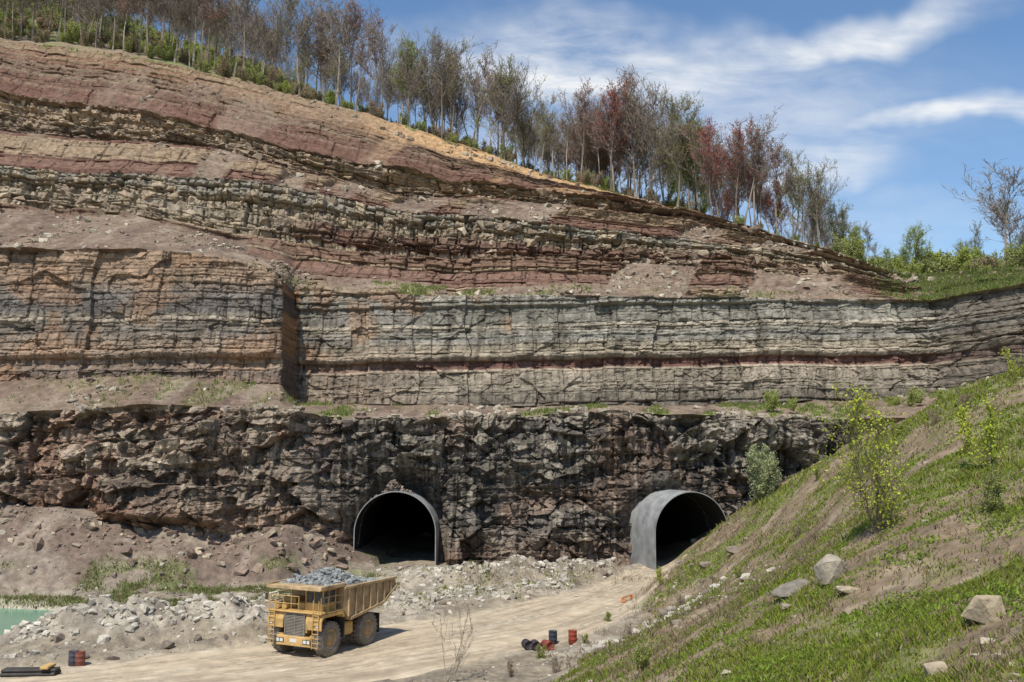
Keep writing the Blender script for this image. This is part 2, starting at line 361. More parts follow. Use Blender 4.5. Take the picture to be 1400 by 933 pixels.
def spaced(lo,hi,st,g=1.25,far=2500):
    a=list(np.arange(lo,hi+st,st));s=st;x=a[-1]
    while x<far: s*=g;x+=s;a.append(x)
    s=st;x=a[0]
    while x>-far: s*=g;x-=s;a.insert(0,x)
    return np.array(a)
gxs=spaced(-62,52,.22);gys=spaced(6,112,.24)
GX,GY=np.meshgrid(gxs,gys)
GZ,hill,rd,tl,fl,pdist=base_ground(GX,GY)
def gz(x,y):
    x=np.asarray(x,float);y=np.asarray(y,float)
    i=np.clip(np.searchsorted(gxs,x)-1,0,len(gxs)-2);j=np.clip(np.searchsorted(gys,y)-1,0,len(gys)-2)
    fx=(x-gxs[i])/(gxs[i+1]-gxs[i]);fy=(y-gys[j])/(gys[j+1]-gys[j])
    return (GZ[j,i]*(1-fx)+GZ[j,i+1]*fx)*(1-fy)+(GZ[j+1,i]*(1-fx)+GZ[j+1,i+1]*fx)*fy
def pick(px,py,y0=8,y1=112):
    ys=np.arange(y0,y1,.1);p=UP(np.full(len(ys),px),np.full(len(ys),py),ys)
    g=gz(p[:,0],p[:,1]);k=np.where(p[:,2]<=g)[0]
    k=k[0] if len(k) else len(ys)-1
    return Vector((p[k,0],p[k,1],g[k]))
def greenm(x,y): return sst(fbm(x/3.2,y/4.5,4,100)+.2*(fbm(x/14,y/14,2,101)-.5),.43,.57)
onhill=sst(hill-np.maximum(fl,0),.1,1.2)
gc=np.zeros(GX.shape+(3,))+c(.26,.215,.155)
gc=mix(gc,c(.35,.30,.225),sst(fbm(GX/4,GY/4,4,102),.45,.66))
gc=mix(gc,c(.19,.16,.125),sst(fbm(GX/1.5,GY/1.5,3,103),.5,.7)*.6)
tm=sst(tl-fl,-.2,.8)
tcol=mix(np.zeros(GX.shape+(3,))+c(.17,.125,.095),c(.245,.195,.15),sst(fbm(GX/3,GY/4,4,104),.45,.65))
gc=gc*(1-tm[...,None])+tcol*tm[...,None]
gg=sst(fbm(GX/4,GY/3,3,105),.42,.56)*sst(-GX,12,20)*sst(GY,82,86)*(1-sst(tl-fl,1.2,3.2))
gc=mix(gc,c(.15,.18,.06),gg*.75)
hc_=mix(np.zeros(GX.shape+(3,))+c(.23,.17,.11),c(.15,.18,.05),greenm(GX,GY)*.75)
hc_=mix(hc_,c(.32,.255,.175),sst(fbm(GX/1.1,GY/1.1,3,106),.55,.7)*.6)
gc=gc*(1-onhill[...,None])+hc_*onhill[...,None]
gc=mix(gc,c(.46,.385,.275),(1-sst(rd,-.5,1.2))*(1-onhill)*.8)
gc=mix(gc,c(.46,.41,.32),(1-sst(pdist,.98,1.25))*(GX<-30)*.8)
mnd=np.zeros(GX.shape)
for mx,my,sx,sy,h in MOUND[:4]+MOUND[10:13]: mnd=np.maximum(mnd,np.exp(-((GX-mx)/sx)**2-((GY-my)/sy)**2))
gc=mix(gc,mix(np.zeros(GX.shape+(3,))+c(.38,.335,.265),c(.24,.205,.165),sst(fbm(GX/1.2,GY/1.2,3,108),.38,.6)),sst(mnd,.15,.5)*.9)
gc*=(.8+.4*fbm(GX/.6,GY/.6,2,107))[...,None]
mk('ground',np.stack([GX,GY,GZ],-1),gridfaces(*GX.shape),M_ground,gc.reshape(-1,3),smooth=True)
# road
def spl(P_,n):
    t=np.linspace(0,len(P_)-1,n);r=np.stack([np.interp(t,np.arange(len(P_)),P_[:,i]) for i in range(P_.shape[1])],-1)
    k=np.hanning(41);k/=k.sum()
    return np.stack([np.convolve(np.pad(r[:,i],20,mode='edge'),k,'valid') for i in range(r.shape[1])],-1)
rc=spl(ROAD,700);tg=np.gradient(rc[:,:2],axis=0);tg/=np.linalg.norm(tg,axis=1)[:,None]+1e-9;pn=np.stack([-tg[:,1],tg[:,0]],-1)
al=np.concatenate([[0],np.cumsum(np.linalg.norm(np.diff(rc[:,:2],axis=0),axis=1))])
U=np.linspace(-1,1,121)
hw=rc[:,2:3]/2*.97
eL=hw[:,0]+1.1*(fbm(al/3,al*0,3,110)-.5)*2;eR=hw[:,0]+1.1*(fbm(al/3,al*0+9,3,111)-.5)*2
off=np.where(U[None,:]<0,U[None,:]*eL[:,None],U[None,:]*eR[:,None])
rx=rc[:,None,0]+pn[:,None,0]*off;ry=rc[:,None,1]+pn[:,None,1]*off
rz=gz(rx,ry)
lc=np.zeros(off.shape)
for k_,o in enumerate([-5.6,-4.6,-2.9,-2.1,-1.2,-.3,.6,2.2,3.9,5.0]):
    oo=o*hw/7.2+.8*(vn(al/14,al*0+k_,112)[:,None]-.5)*2
    lc+=np.exp(-((off-oo)/.26)**2)*(.2+1.2*vn(al/9,al*0+k_*3,113)[:,None])
rz=rz+.05-.08*lc*sst(1-np.abs(U),0,.15)[None,:]+.07*(fbm(al[:,None]/1.5+0*off,off/.7,2,119)-.5)-.14*(np.abs(U)[None,:]>.985)
rcol=mix(np.zeros(off.shape+(3,))+c(.46,.375,.26),c(.27,.21,.145),np.clip(lc,0,1)*.9)
rcol=mix(rcol,c(.54,.455,.335),sst(fbm(rx/3,ry/3,4,114),.5,.7)*.5);rcol=mix(rcol,c(.28,.22,.155),sst(fbm(al[:,None]/8,off/.5,3,115),.48,.68)*.65)
mk('dirt_road',np.stack([rx,ry,rz],-1),gridfaces(*off.shape),M_road,rcol.reshape(-1,3),smooth=True)
# pond
m,t,N,L,Pn=nt('pond_water_mat');Pn.inputs['Base Color'].default_value=(.14,.27,.185,1);Pn.inputs['Roughness'].default_value=.2
b=N.new('ShaderNodeBump');nn=N.new('ShaderNodeTexNoise');nn.inputs['Scale'].default_value=2;b.inputs['Strength'].default_value=.15;b.inputs['Distance'].default_value=.05
L.new(nn.outputs['Fac'],b.inputs['Height']);L.new(b.outputs[0],Pn.inputs['Normal'])
an=np.linspace(0,2*np.pi,64,endpoint=False)
pv=[(-48,78.5,-.5)]+[(-48+14*math.cos(a),78.5+9.5*math.sin(a),-.5) for a in an]
mk('pond_water',pv,np.array([(0,1+i,1+(i+1)%64) for i in range(64)]),m)
# ---------- rocks ----------
TPL=[]
for s_ in range(14):
    rg=random.Random(s_);bm=bmesh.new()
    for i in range(13):
        v=Vector((rg.uniform(-1,1),rg.uniform(-1,1),rg.uniform(-1,1)));v=v/max(abs(v.x),abs(v.y),abs(v.z))*rg.uniform(.75,1)
        v.y*=.75
        bm.verts.new(v*.5)
    r=bmesh.ops.convex_hull(bm,input=bm.verts)
    dead=[v for v in bm.verts if not v.link_faces]
    for v in dead: bm.verts.remove(v)
    bmesh.ops.triangulate(bm,faces=bm.faces);bm.verts.index_update()
    TPL.append((np.array([v.co[:] for v in bm.verts]),np.array([[v.index for v in f.verts] for f in bm.faces])));bm.free()
def rocks(name,pos,size,colr,seed=0,flat=(.4,.9),tilt=.5,parent=None,mat=None):
    rg=np.random.RandomState(seed);N_=len(pos);V=[];Fa=[];Cc=[];o=0
    ti=rg.randint(0,14,N_)
    for k in range(14):
        id_=np.where(ti==k)[0]
        if not len(id_): continue
        tv,tf=TPL[k];m_=len(id_)
        v=tv[None]*np.stack([np.ones(m_),rg.uniform(.6,1,m_),rg.uniform(*flat,m_)],-1)[:,None,:]*np.asarray(size)[id_][:,None,None]
        a=rg.rand(m_)*6.28;b_=rg.normal(0,tilt,m_)*.6
        ca,sa=np.cos(a)[:,None],np.sin(a)[:,None];cb,sb=np.cos(b_)[:,None],np.sin(b_)[:,None]
        x,y,z=v[...,0],v[...,1],v[...,2]
        y,z=y*cb-z*sb,y*sb+z*cb
        x,y=x*ca-y*sa,x*sa+y*ca
        v=np.stack([x,y,z],-1)+np.asarray(pos)[id_][:,None,:]
        V.append(v.reshape(-1,3));Fa.append((tf[None]+(np.arange(m_)*len(tv))[:,None,None]+o).reshape(-1,3));o+=m_*len(tv)
        cc=np.asarray(colr)[id_]*rg.uniform(.75,1.25,m_)[:,None];Cc.append(np.repeat(cc,len(tv),0))
    return mk(name,np.concatenate(V),np.concatenate(Fa),mat or M_stone,np.concatenate(Cc),parent=parent)
rg=np.random.RandomState(5)
w=(talus*(SEG<7)*(np.abs(C-700)<750)).ravel();w=w*(.15+sst(fbm(X/4,S/3,3,130),.5,.7).ravel());w[w<.05]=0;w/=w.sum()
id_=rg.choice(NR*NC,5600,p=w);pp=PD.reshape(-1,3)[id_]
sz=.16+.32*rg.rand(len(id_))**2+1.3*(rg.rand(len(id_))**11)
cb=np.where(rg.rand(len(id_),1)<.4,c(.38,.33,.25),c(.23,.172,.125))
rocks('talus_rocks',pp,sz,cb,1)
w=(((SEG==1)|(SEG==3))*(C<1150)*(FR>.1)*(np.abs(C-650)<700)).ravel()*(.1+sst(fbm(X/6,S/6,2,131),.5,.6).ravel());w=w/w.sum()
id_=rg.choice(NR*NC,520,p=w);pp=PD.reshape(-1,3)[id_];sz=.7+2.1*rg.rand(len(id_))**1.8
rocks('ledge_boulders',pp+np.array([0,.6,0]),sz,np.where(rg.rand(len(id_),1)<.6,c(.28,.21,.145),c(.35,.285,.2)),2,flat=(.45,.8),tilt=.15)
# rubble hiding the spill between the two wall levels
w=((SEG==4)&(FR>.55)&(C>372)&(C<425)).ravel().astype(float);w/=w.sum();id_=rg.choice(NR*NC,170,p=w)
rocks('spill_rubble',PD.reshape(-1,3)[id_],.35+1.1*rg.rand(170)**2,np.zeros((170,3))+c(.26,.2,.145),66)
idr=np.where(SEG[:,0]==7)[0][0]
cc_=rg.randint(0,NC,380);pp=PD[idr,cc_]+np.stack([0*cc_,rg.uniform(0.2,2.5,380),rg.uniform(0,.2,380)],-1);sz=.35+1.5*rg.rand(380)**3
rocks('terrace_rocks',pp,sz,np.zeros((380,3))+c(.33,.28,.215),3,flat=(.35,.7),tilt=.2)
def scat(N_,x0,x1,y0,y1,wf,seed):
    r_=np.random.RandomState(seed);x=r_.uniform(x0,x1,N_);y=r_.uniform(y0,y1,N_);k=r_.rand(N_)<wf(x,y);return x[k],y[k]
def wgr(x,y):
    return np.where(road_d(x,y)<.3,0.02,.2+.8*sst(fbm(x/4,y/4,3,140),.45,.6))
x,y=scat(12000,-60,16,56,108,wgr,6);k=gz(x,y)>-.4;x=x[k];y=y[k]
sz=.1+.3*rg.rand(len(x))**3+1.0*(rg.rand(len(x))**20);
rocks('scattered_stones',np.stack([x,y,gz(x,y)],-1),sz,np.where(rg.rand(len(x),1)<.45,c(.40,.36,.29),c(.21,.17,.135)),7)
x=rg.uniform(-58,-18,380);yb_=np.interp(x,wb[:,0],wb[:,1]);y=yb_-np.abs(rg.normal(0,2.6,380))
rocks('wall_foot_rubble',np.stack([x,y,gz(x,y)+.05],-1),.25+1.7*rg.rand(380)**5,np.where(rg.rand(380,1)<.4,c(.34,.275,.2),c(.22,.16,.12)),77)
xs_=[];ys_=[]
for mx,my,sx,sy,h in MOUND:
    k=int(80*sx);xs_.append(rg.normal(mx,sx*.6,k));ys_.append(rg.normal(my,sy*.6,k))
x=np.concatenate(xs_);y=np.concatenate(ys_);k=road_d(x,y)>.2;x=x[k];y=y[k]
rocks('gravel_pile_stones',np.stack([x,y,gz(x,y)],-1),.1+.9*rg.rand(len(x))**5,np.zeros((len(x),3))+c(.42,.38,.31),8)
def wh(x,y): return np.clip(22/np.hypot(x,y),0,1)**1.2*(.15+.85*sst(fbm(x/3,y/3,3,141),.5,.62))*(x>y*.05)
x,y=scat(9000,0,45,9,100,wh,9);z=gz(x,y)
k=z>.6;x=x[k];y=y[k];z=z[k]
rocks('hillside_stones',np.stack([x,y,z],-1),(.05+.18*rg.rand(len(x))**3)*(1+np.hypot(x,y)/50),np.zeros((len(x),3))+c(.33,.28,.21),10,flat=(.25,.6),tilt=.3)
def boulder(name,px,py,size,colr,seed,flat,sink=.1,rot=0,dim=(1,1,1)):
    p=pick(px,py);rg=random.Random(seed);bm=bmesh.new()
    for i in range(16):
        v=Vector((rg.uniform(-1,1),rg.uniform(-1,1),rg.uniform(-1,1)));mxx=max(abs(v.x),abs(v.y),abs(v.z));v=v/mxx*rg.uniform(.8,1)
        bm.verts.new((v.x*.5*size*dim[0],v.y*.5*size*dim[1],v.z*.5*size*flat))
    bmesh.ops.convex_hull(bm,input=bm.verts)
    for v in [v for v in bm.verts if not v.link_faces]: bm.verts.remove(v)
    bmesh.ops.bevel(bm,geom=list(bm.edges),offset=size*.02,segments=1,affect='EDGES')
    bmesh.ops.triangulate(bm,faces=bm.faces)
    for _ in range(2): bmesh.ops.subdivide_edges(bm,edges=[e for e in bm.edges if e.calc_length()>size*.07],cuts=1);bmesh.ops.triangulate(bm,faces=bm.faces)
    for v in bm.verts: v.co+=Vector([rg.uniform(-1,1)*size*.009 for _ in range(3)])
    me=bpy.data.meshes.new(name);bm.to_mesh(me);bm.free();
    ca=me.color_attributes.new('Col','FLOAT_COLOR','POINT')
    for d in ca.data: d.color=(*colr,1)
    me.materials.append(M_stone);o=bpy.data.objects.new(name,me);scene.collection.objects.link(o)
    o.location=p+Vector((0,0,size*flat*(.5-sink)));o.rotation_euler=(rg.uniform(-.15,.15),rg.uniform(-.2,.2),rot);return o
boulder('boulder',1342,850,.85,(.38,.31,.21),3,.75,sink=.15)
boulder('boulder',1280,925,.38,(.36,.29,.2),4,.7,sink=.2)
boulder('boulder',1136,798,1.1,(.32,.275,.21),5,.85,rot=.2,dim=(1,.7,1)).rotation_euler=(0.1,-.35,.2)
boulder('rock_slab',1085,812,1.7,(.2,.175,.14),6,.2,rot=.5,dim=(1,.6,1)).rotation_euler=(0.1,-.3,.3)
boulder('boulder',1158,812,.65,(.35,.29,.2),7,.4)
boulder('boulder',1005,755,1.5,(.22,.18,.14),8,.5,sink=.25)
boulder('boulder',965,775,1.2,(.26,.21,.165),9,.5,sink=.25)
boulder('boulder',950,740,1.1,(.26,.21,.165),19,.5,sink=.25)
boulder('boulder',1075,835,.5,(.3,.25,.19),11,.5)
# ---------- grass ----------
def blades(name,x,y,z,h,w,colr,seed,lean=.5):
    r_=np.random.RandomState(seed);n_=len(x);a=r_.rand(n_)*6.28;b_=r_.rand(n_)*6.28;ln=lean*r_.rand(n_)*h
    base=np.stack([x,y,z-.02],-1);d=np.stack([np.cos(a),np.sin(a),0*a],-1)*(w/2)[:,None]
    tip=base+np.stack([np.cos(b_)*ln,np.sin(b_)*ln,h],-1)
    mid=base*.5+tip*.5+np.stack([-np.cos(b_)*ln*.15,-np.sin(b_)*ln*.15,h*.08],-1)
    V=np.stack([base-d,base+d,mid+d*.8,tip,mid-d*.8],1).reshape(-1,3)
    i=np.arange(n_)[:,None]*5
    return mk(name,V,np.concatenate([i+0,i+1,i+2,i+3,i+4],1),M_leaf,np.repeat(colr,5,0))
def clumps(cx_,cy_,nb,spread,seed):
    r_=np.random.RandomState(seed);return np.repeat(cx_,nb)+r_.normal(0,1,len(cx_)*nb)*np.repeat(spread,nb),np.repeat(cy_,nb)+r_.normal(0,1,len(cx_)*nb)*np.repeat(spread,nb)
Nn=68000
r=np.exp(rg.uniform(math.log(7.5),math.log(98),Nn));a=rg.uniform(-.25,.68,Nn);x=r*np.sin(a);y=r*np.cos(a)
gmk=greenm(x,y);k=(rg.rand(Nn)<(.18+.82*gmk));hl=gz(x,y);k&=(hl>.5)&(road_d(x,y)>.8);x,y,r,gmk=x[k],y[k],r[k],gmk[k]
bx,by=clumps(x,y,7,.03+.0035*r,11);rr=np.repeat(r,7);gq=np.repeat(gmk,7)
h=(.04+.14*rg.rand(len(bx))**1.5)*(.5+1.0*vn(bx/1.5,by/1.5,150))*(.8+rr/70)
dry=rg.rand(len(bx))<(.72-.55*gq)
ga=c(.20,.27,.045)*rg.uniform(.5,1.4,(len(bx),1))+c(.07,.02,0)*rg.rand(len(bx),1)
colb=np.where(dry[:,None],c(.38,.295,.185)*rg.uniform(.5,1.2,(len(bx),1)),ga)
blades('hillside_grass',bx,by,gz(bx,by),h,.009+.0011*rr,colb,12,1.1)
Nn=16000
r=np.exp(rg.uniform(math.log(8),math.log(95),Nn));a=rg.uniform(-.2,.66,Nn);x=r*np.sin(a);y=r*np.cos(a);k=(gz(x,y)>.5)&(vn(x/2,y/2,151)>.45)&(road_d(x,y)>.8);x,y,r=x[k],y[k],r[k]
bx,by=clumps(x,y,9,.05+.003*r,13);rr=np.repeat(r,9)
blades('hillside_weeds',bx,by,gz(bx,by)+rg.uniform(0,.12,len(bx)),.03+.09*rg.rand(len(bx)),.025+.0012*rr,c(.23,.31,.05)*rg.uniform(.5,1.3,(len(bx),1)),14,2.2)
x,y=scat(9000,-4,45,35,104,lambda x,y:(.2+.8*sst(fbm(x/3,y/3,2,152),.45,.6))*(gz(x,y)>.15)*(gz(x,y)<9),15)
bx,by=clumps(x,y,5,.15+0*x,16);blades('dry_brush',bx,by,gz(bx,by),.2+.35*rg.rand(len(bx)),.025+0*bx,c(.30,.23,.16)*rg.uniform(.5,1.3,(len(bx),1)),17,1.2)
def wp(x,y):
    _,_,rd_,tl_,fl_,_=base_ground(x,y)
    return sst(fbm(x/4,y/3,3,105),.42,.56)*(1-sst(tl_-fl_,1.2,3.2))*(gz(x,y)>-.4)*sst(y,82,86)*sst(-x,12,20)
x,y=scat(9000,-62,-12,80,100,wp,18);bx,by=clumps(x,y,7,.2+0*x,19)
blades('pond_weeds',bx,by,gz(bx,by),.12+.35*rg.rand(len(bx)),.07+0*bx,np.where(rg.rand(len(bx),1)<.4,c(.32,.25,.16),c(.19,.24,.06))*rg.uniform(.6,1.3,(len(bx),1)),20,1.0)
w=(gw*np.where(SEG<4,.6,1)).ravel();w/=w.sum();id_=rg.choice(NR*NC,16000,p=w);pp=np.repeat(PD.reshape(-1,3)[id_],5,0)+rg.normal(0,.15,(80000,3))*[1,1,.3]
blades('terrace_grass',pp[:,0],pp[:,1],pp[:,2],.15+.4*rg.rand(80000),.09+0*pp[:,0],np.where(rg.rand(80000,1)<.3,c(.34,.28,.16),c(.21,.28,.07))*rg.uniform(.6,1.3,(80000,1)),21,1.0)
# ---------- trees ----------
def tree_data(seed,H,cs,nl,r0,llen,ang,lev,leafn,leafs,leafc,barkc,rmin,up=.12,jit=.16,stems=1,tn=10,dens=1.0,taper=.45,tipd=None):
    rg=random.Random(seed);segs=[];tips=[]
    def br(p,d,L,r,l):
        ns=[tn,5,3,2,1][l]
        for i in range(ns):
            d=(d+Vector((rg.gauss(0,1),rg.gauss(0,1),rg.gauss(0,1)))*(jit*(.35 if l==0 else 1))+Vector((0,0,up if l else .1))).normalized()
            q=p+d*(L/ns);f=(i+1)/ns
            ra=max(rmin,r*(1-.85*(i/ns)));rb=max(rmin*.8,r*(1-.85*f))
            segs.append((*p,*q,ra,rb))
            if l<lev:
                if l==0:
                    if f>cs:
                        for _ in range(nl):
                            t_=(f-cs)/(1-cs);LL=H*llen*(1-taper*t_)*rg.uniform(.5,1.15);a=rg.uniform(0,6.28);th=math.radians(ang*(1-.5*t_)*rg.uniform(.75,1.2))
                            br(p.lerp(q,rg.random()),Vector((math.cos(a)*math.sin(th),math.sin(a)*math.sin(th),math.cos(th))),LL,max(rb*.6,rmin),1)
                else:
                    k=2 if rg.random()<.6*dens else (1 if rg.random()<dens else 0)
                    for _ in range(k):
                        v=Vector((rg.gauss(0,1),rg.gauss(0,1),rg.gauss(0,1)+.3)).normalized();nd=(d+v*.8).normalized()
                        br(p.lerp(q,rg.random()),nd,L*rg.uniform(.35,.6),ra*.55,l+1)
            if l>=lev-1: tips.append(q.copy())
            p=q
    for s in range(stems):
        dd=Vector((0,0,1)) if stems==1 else Vector((rg.gauss(0,.35),rg.gauss(0,.35),1)).normalized()
        br(Vector((0,0,-.3)),dd,H*rg.uniform(.75,1),r0,0)
    sg=np.array(segs);p0=sg[:,:3];p1=sg[:,3:6];d=p1-p0;d/=np.linalg.norm(d,axis=1)[:,None]+1e-9
    ref=np.where(np.abs(d[:,2:3])>.9,np.array([[1.,0,0]]),np.array([[0,0,1.]]));u=np.cross(d,ref);u/=np.linalg.norm(u,axis=1)[:,None];v=np.cross(d,u)
    rings=[]
    K=3
    for (pt,rr_) in ((p0,sg[:,6]),(p1,sg[:,7])):
        for k in range(K):
            a=k*2*math.pi/K;rings.append(pt+(u*math.cos(a)+v*math.sin(a))*rr_[:,None])
    V=np.stack(rings,1).reshape(-1,3);i=np.arange(len(sg))[:,None]*2*K
    Fq=np.concatenate([np.concatenate([i+k,i+(k+1)%K,i+K+(k+1)%K,i+K+k],1) for k in range(K)])
    cb=np.tile(np.array(barkc),(len(V),1))*np.repeat(np.random.RandomState(seed).uniform(.7,1.2,len(sg)),2*K)[:,None]
    r_=np.random.RandomState(seed+99);T=np.array([t[:] for t in tips]);nL=int(len(T)*leafn)
    if nL>0:
        q=T[r_.randint(0,len(T),nL)]+r_.normal(0,leafs*1.3,(nL,3));a=r_.normal(0,1,(nL,3));a/=np.linalg.norm(a,axis=1)[:,None];b_=np.cross(a,r_.normal(0,1,(nL,3)));b_/=np.linalg.norm(b_,axis=1)[:,None]
        s=leafs*r_.uniform(.5,1.2,nL)[:,None]
        LV=np.stack([q-a*s,q+b_*s*.6,q+a*s,q-b_*s*.6],1).reshape(-1,3);LF=np.arange(nL*4).reshape(-1,4)+len(V)
        lc_=np.array(leafc)*r_.uniform(.6,1.35,(nL,1))+r_.uniform(-.015,.015,(nL,3))
        V=np.concatenate([V,LV]);cb=np.concatenate([cb,np.repeat(lc_,4,0)]);FA=[Fq,LF];mi=np.r_[np.zeros(len(Fq)),np.ones(len(LF))]
    else: FA=[Fq];mi=np.zeros(len(Fq))
    return V,FA,cb,mi
def tree(name,*a,parent=None,**k):
    V,FA,cb,mi=tree_data(*a,**k);return mk(name,V,FA,[M_bark,M_leaf],cb,mi,parent=parent)
gb=(.25,.21,.17)
VAR=[]
defs=[ (.4,.12,(.30,.23,.14)),(.1,.12,(.28,.22,.14)),(.9,.14,(.38,.19,.14)),(1.2,.14,(.30,.34,.09)),(.6,.12,(.36,.24,.18)),(2.2,.16,(.34,.44,.08)),(1.8,.14,(.44,.15,.13)),(.6,.12,(.30,.30,.13)),(.05,.1,(.28,.22,.14)),(1.1,.13,(.32,.33,.11))]
for i,(ln,ls,lc2) in enumerate(defs):
    o=tree('tree_variant',200+i,18.0,[.38,.5,.42,.35,.5,.3,.4,.55,.45,.4][i],2,.20,.42,54,4,ln,ls,lc2,gb,.024,dens=.78,taper=.35,up=.15)
    VAR.append(o.data);bpy.data.objects.remove(o)
sh=[]
for i,(lc2) in enumerate([(.36,.40,.13),(.38,.29,.18),(.38,.44,.11),(.36,.31,.18)]):
    o=tree('shrub_variant',300+i,3.2,.12,2,.03,.45,55,3,.9,.12,lc2,(.3,.25,.2),.014,stems=4,tn=5,dens=.7);sh.append(o.data);bpy.data.objects.remove(o)
forest=empty('ridge_forest')
def inst(me,p,s,rz,par,nm):
    o=bpy.data.objects.new(nm,me);o.location=p;o.scale=(s[0],s[0],s[1]);o.rotation_euler=(random.uniform(-.05,.05),random.uniform(-.05,.05),rz);o.parent=par;scene.collection.objects.link(o)
random.seed(4)
HT=([-300,300,480,560,640,700,760,830,900,960,1000,1040,1100,1150,1200,1300,1400,1700],[19,19,19,16,18,15.5,14,18,19,17,16,15,12.5,9,4.5,5,8,10])
def addtree(cpx,d,hm=1.0,var=None,wd=1.0):
    p=hillpt(cpx,d);h=np.interp(cpx,*HT)*hm
    if var is None:
        if 790<cpx<860 or 965<cpx<1075: pool=[2,6,0,4,4]
        elif 900<cpx<960 or cpx>1140: pool=[3,5,7,9]
        else: pool=[0,1,8,4,7,0,1,8,2,9,4,3]
        var=random.choice(pool)
    s=h/17.5;inst(VAR[var],p,(s*wd*random.uniform(.85,1.2),s),random.uniform(0,6.28),forest,'tree')
cpx=-250
while cpx<1220:
    addtree(cpx+random.uniform(-6,6),random.uniform(2,9),random.uniform(.75,1.08));cpx+=random.uniform(11,24)
for i in range(240):
    cx0=random.uniform(-280,1180);dm=35 if cx0>520 else 110
    addtree(cx0,random.uniform(8,dm),random.uniform(.65,.98))
for i in range(120):
    addtree(random.uniform(-280,420),random.uniform(40,180),random.uniform(.8,1.0))
for a_ in [(980,3,1.05,6),(1005,5,1.1,6),(1030,3,1.0,2,1.2),(835,4,1.05,6,1.2),(868,5,1.15,0,1.3),(890,4,1.1,1),(560,3,1.0,5),(1255,6,1.7,5,1.3),(1240,12,1.3,5,1.3),(1372,6,2.1,1,1.5),(1340,12,1.3,9),(1388,16,2.0,0,1.3),(1310,10,1.1,9),(1320,16,1.3,5),(1395,14,1.0,3),(1450,5,1.2,1),(1500,8,1,3),(690,3,1.1,0,1.3),(605,4,1.1,1,1.2),(460,3,1.1,8,1.2),(410,4,1.15,1,1.2),(265,5,1.1,8),(205,3,1.2,0),(925,4,.95,9),(955,5,1.0,3),(1060,5,1,2),(1085,4,1.05,9),(1120,4,1.1,9),(1155,6,1,9,1.3),(1180,6,1,7,1.3)]: addtree(*a_)
for i in range(440):
    cx0=random.uniform(-250,1600);d=random.uniform(1.5,25)
    p=hillpt(cx0,d);s=random.uniform(.4,1.1)
    inst(random.choice(sh if cx0<1100 else [sh[0],sh[2],sh[2],sh[3]]),p,(s,s),random.uniform(0,6.28),forest,'understory')
for i in range(60):
    cx0=random.uniform(1150,1500);p=hillpt(cx0,random.uniform(2,20));s=random.uniform(.9,1.7)
    inst(random.choice([sh[0],sh[2]]),p,(s,s),random.uniform(0,6.28),forest,'understory')
for i in range(280):
    cx0=random.uniform(-250,420);p=hillpt(cx0,random.uniform(20,140));s=random.uniform(1,1.8)
    inst(random.choice(sh),p,(s,s),random.uniform(0,6.28),forest,'understory')
def place(ob,p,s=1,rz=0): ob.location=p;ob.scale=(s,s,s);ob.rotation_euler=(0,0,rz)
for (px,Y,s) in [(1055,117,.8),(1085,116,.5),(1250,116,.9),(1290,112,.8),(1220,118,.6)]:
    p=UP(px,555,Y);o=bpy.data.objects.new('terrace_bush',sh[2]);scene.collection.objects.link(o);place(o,(p[0],p[1],p[2]-.6),s,px)
YG=(.46,.52,.07)
o=tree('sapling_tree',401,4.4,.1,2,.03,.42,50,3,1.1,.055,YG,(.2,.16,.12),.006,stems=3,tn=8,dens=.6);place(o,pick(1197,728),1.3,.4)
o=tree('sapling_tree',402,2.2,.15,2,.02,.4,50,3,1.3,.05,YG,(.2,.16,.12),.005,stems=2,tn=7,dens=.6);place(o,pick(1352,640),1.3,1)
o=tree('sapling_tree',403,3.6,.2,1,.025,.45,40,2,.3,.03,(.3,.3,.1),(.36,.30,.23),.009,stems=3,tn=7,dens=.7);place(o,pick(612,935),1.35,1)
o=tree('sapling_tree',404,1.8,.15,2,.02,.4,45,3,1,.05,YG,(.2,.16,.12),.006,stems=2,tn=6,dens=.6);place(o,pick(905,800),1,2)
o=tree('sapling_tree',405,2.4,.15,2,.02,.4,50,3,1,.06,YG,(.2,.16,.12),.006,stems=2,tn=7,dens=.6);place(o,UP(1400,525,58.5),1,2)
o=tree('bush',410,3.6,.05,3,.03,.42,55,3,2.0,.08,(.42,.46,.24),(.3,.26,.2),.009,stems=5,tn=6,dens=.8);place(o,pick(1045,680),1.2,0)
o=tree('bush',411,1.6,.05,2,.02,.42,55,3,1.2,.05,(.3,.34,.1),(.25,.2,.15),.007,stems=4,tn=5,dens=.8);place(o,pick(1360,700),.8,0)
for i,(px,py,s) in enumerate([(1225,600,.9),(1280,580,.8),(1190,640,.7),(1320,560,.8),(1120,655,.8),(860,870,.7),(830,850,.6),(930,830,.7),(880,920,.8),(760,920,.8),(1010,790,.6),(1090,735,.7),(740,900,.6),(700,925,.7),(800,880,.5)]):
    o=tree('hillside_shrub',420+i,1.5,.05,2,.012,.45,60,3,[.9,.1][i%2],.045,[(.32,.38,.08),(.32,.25,.15)][i%2],(.27,.21,.16),.006,stems=4,tn=5,dens=.7);place(o,pick(px,py),s*1.0,i)
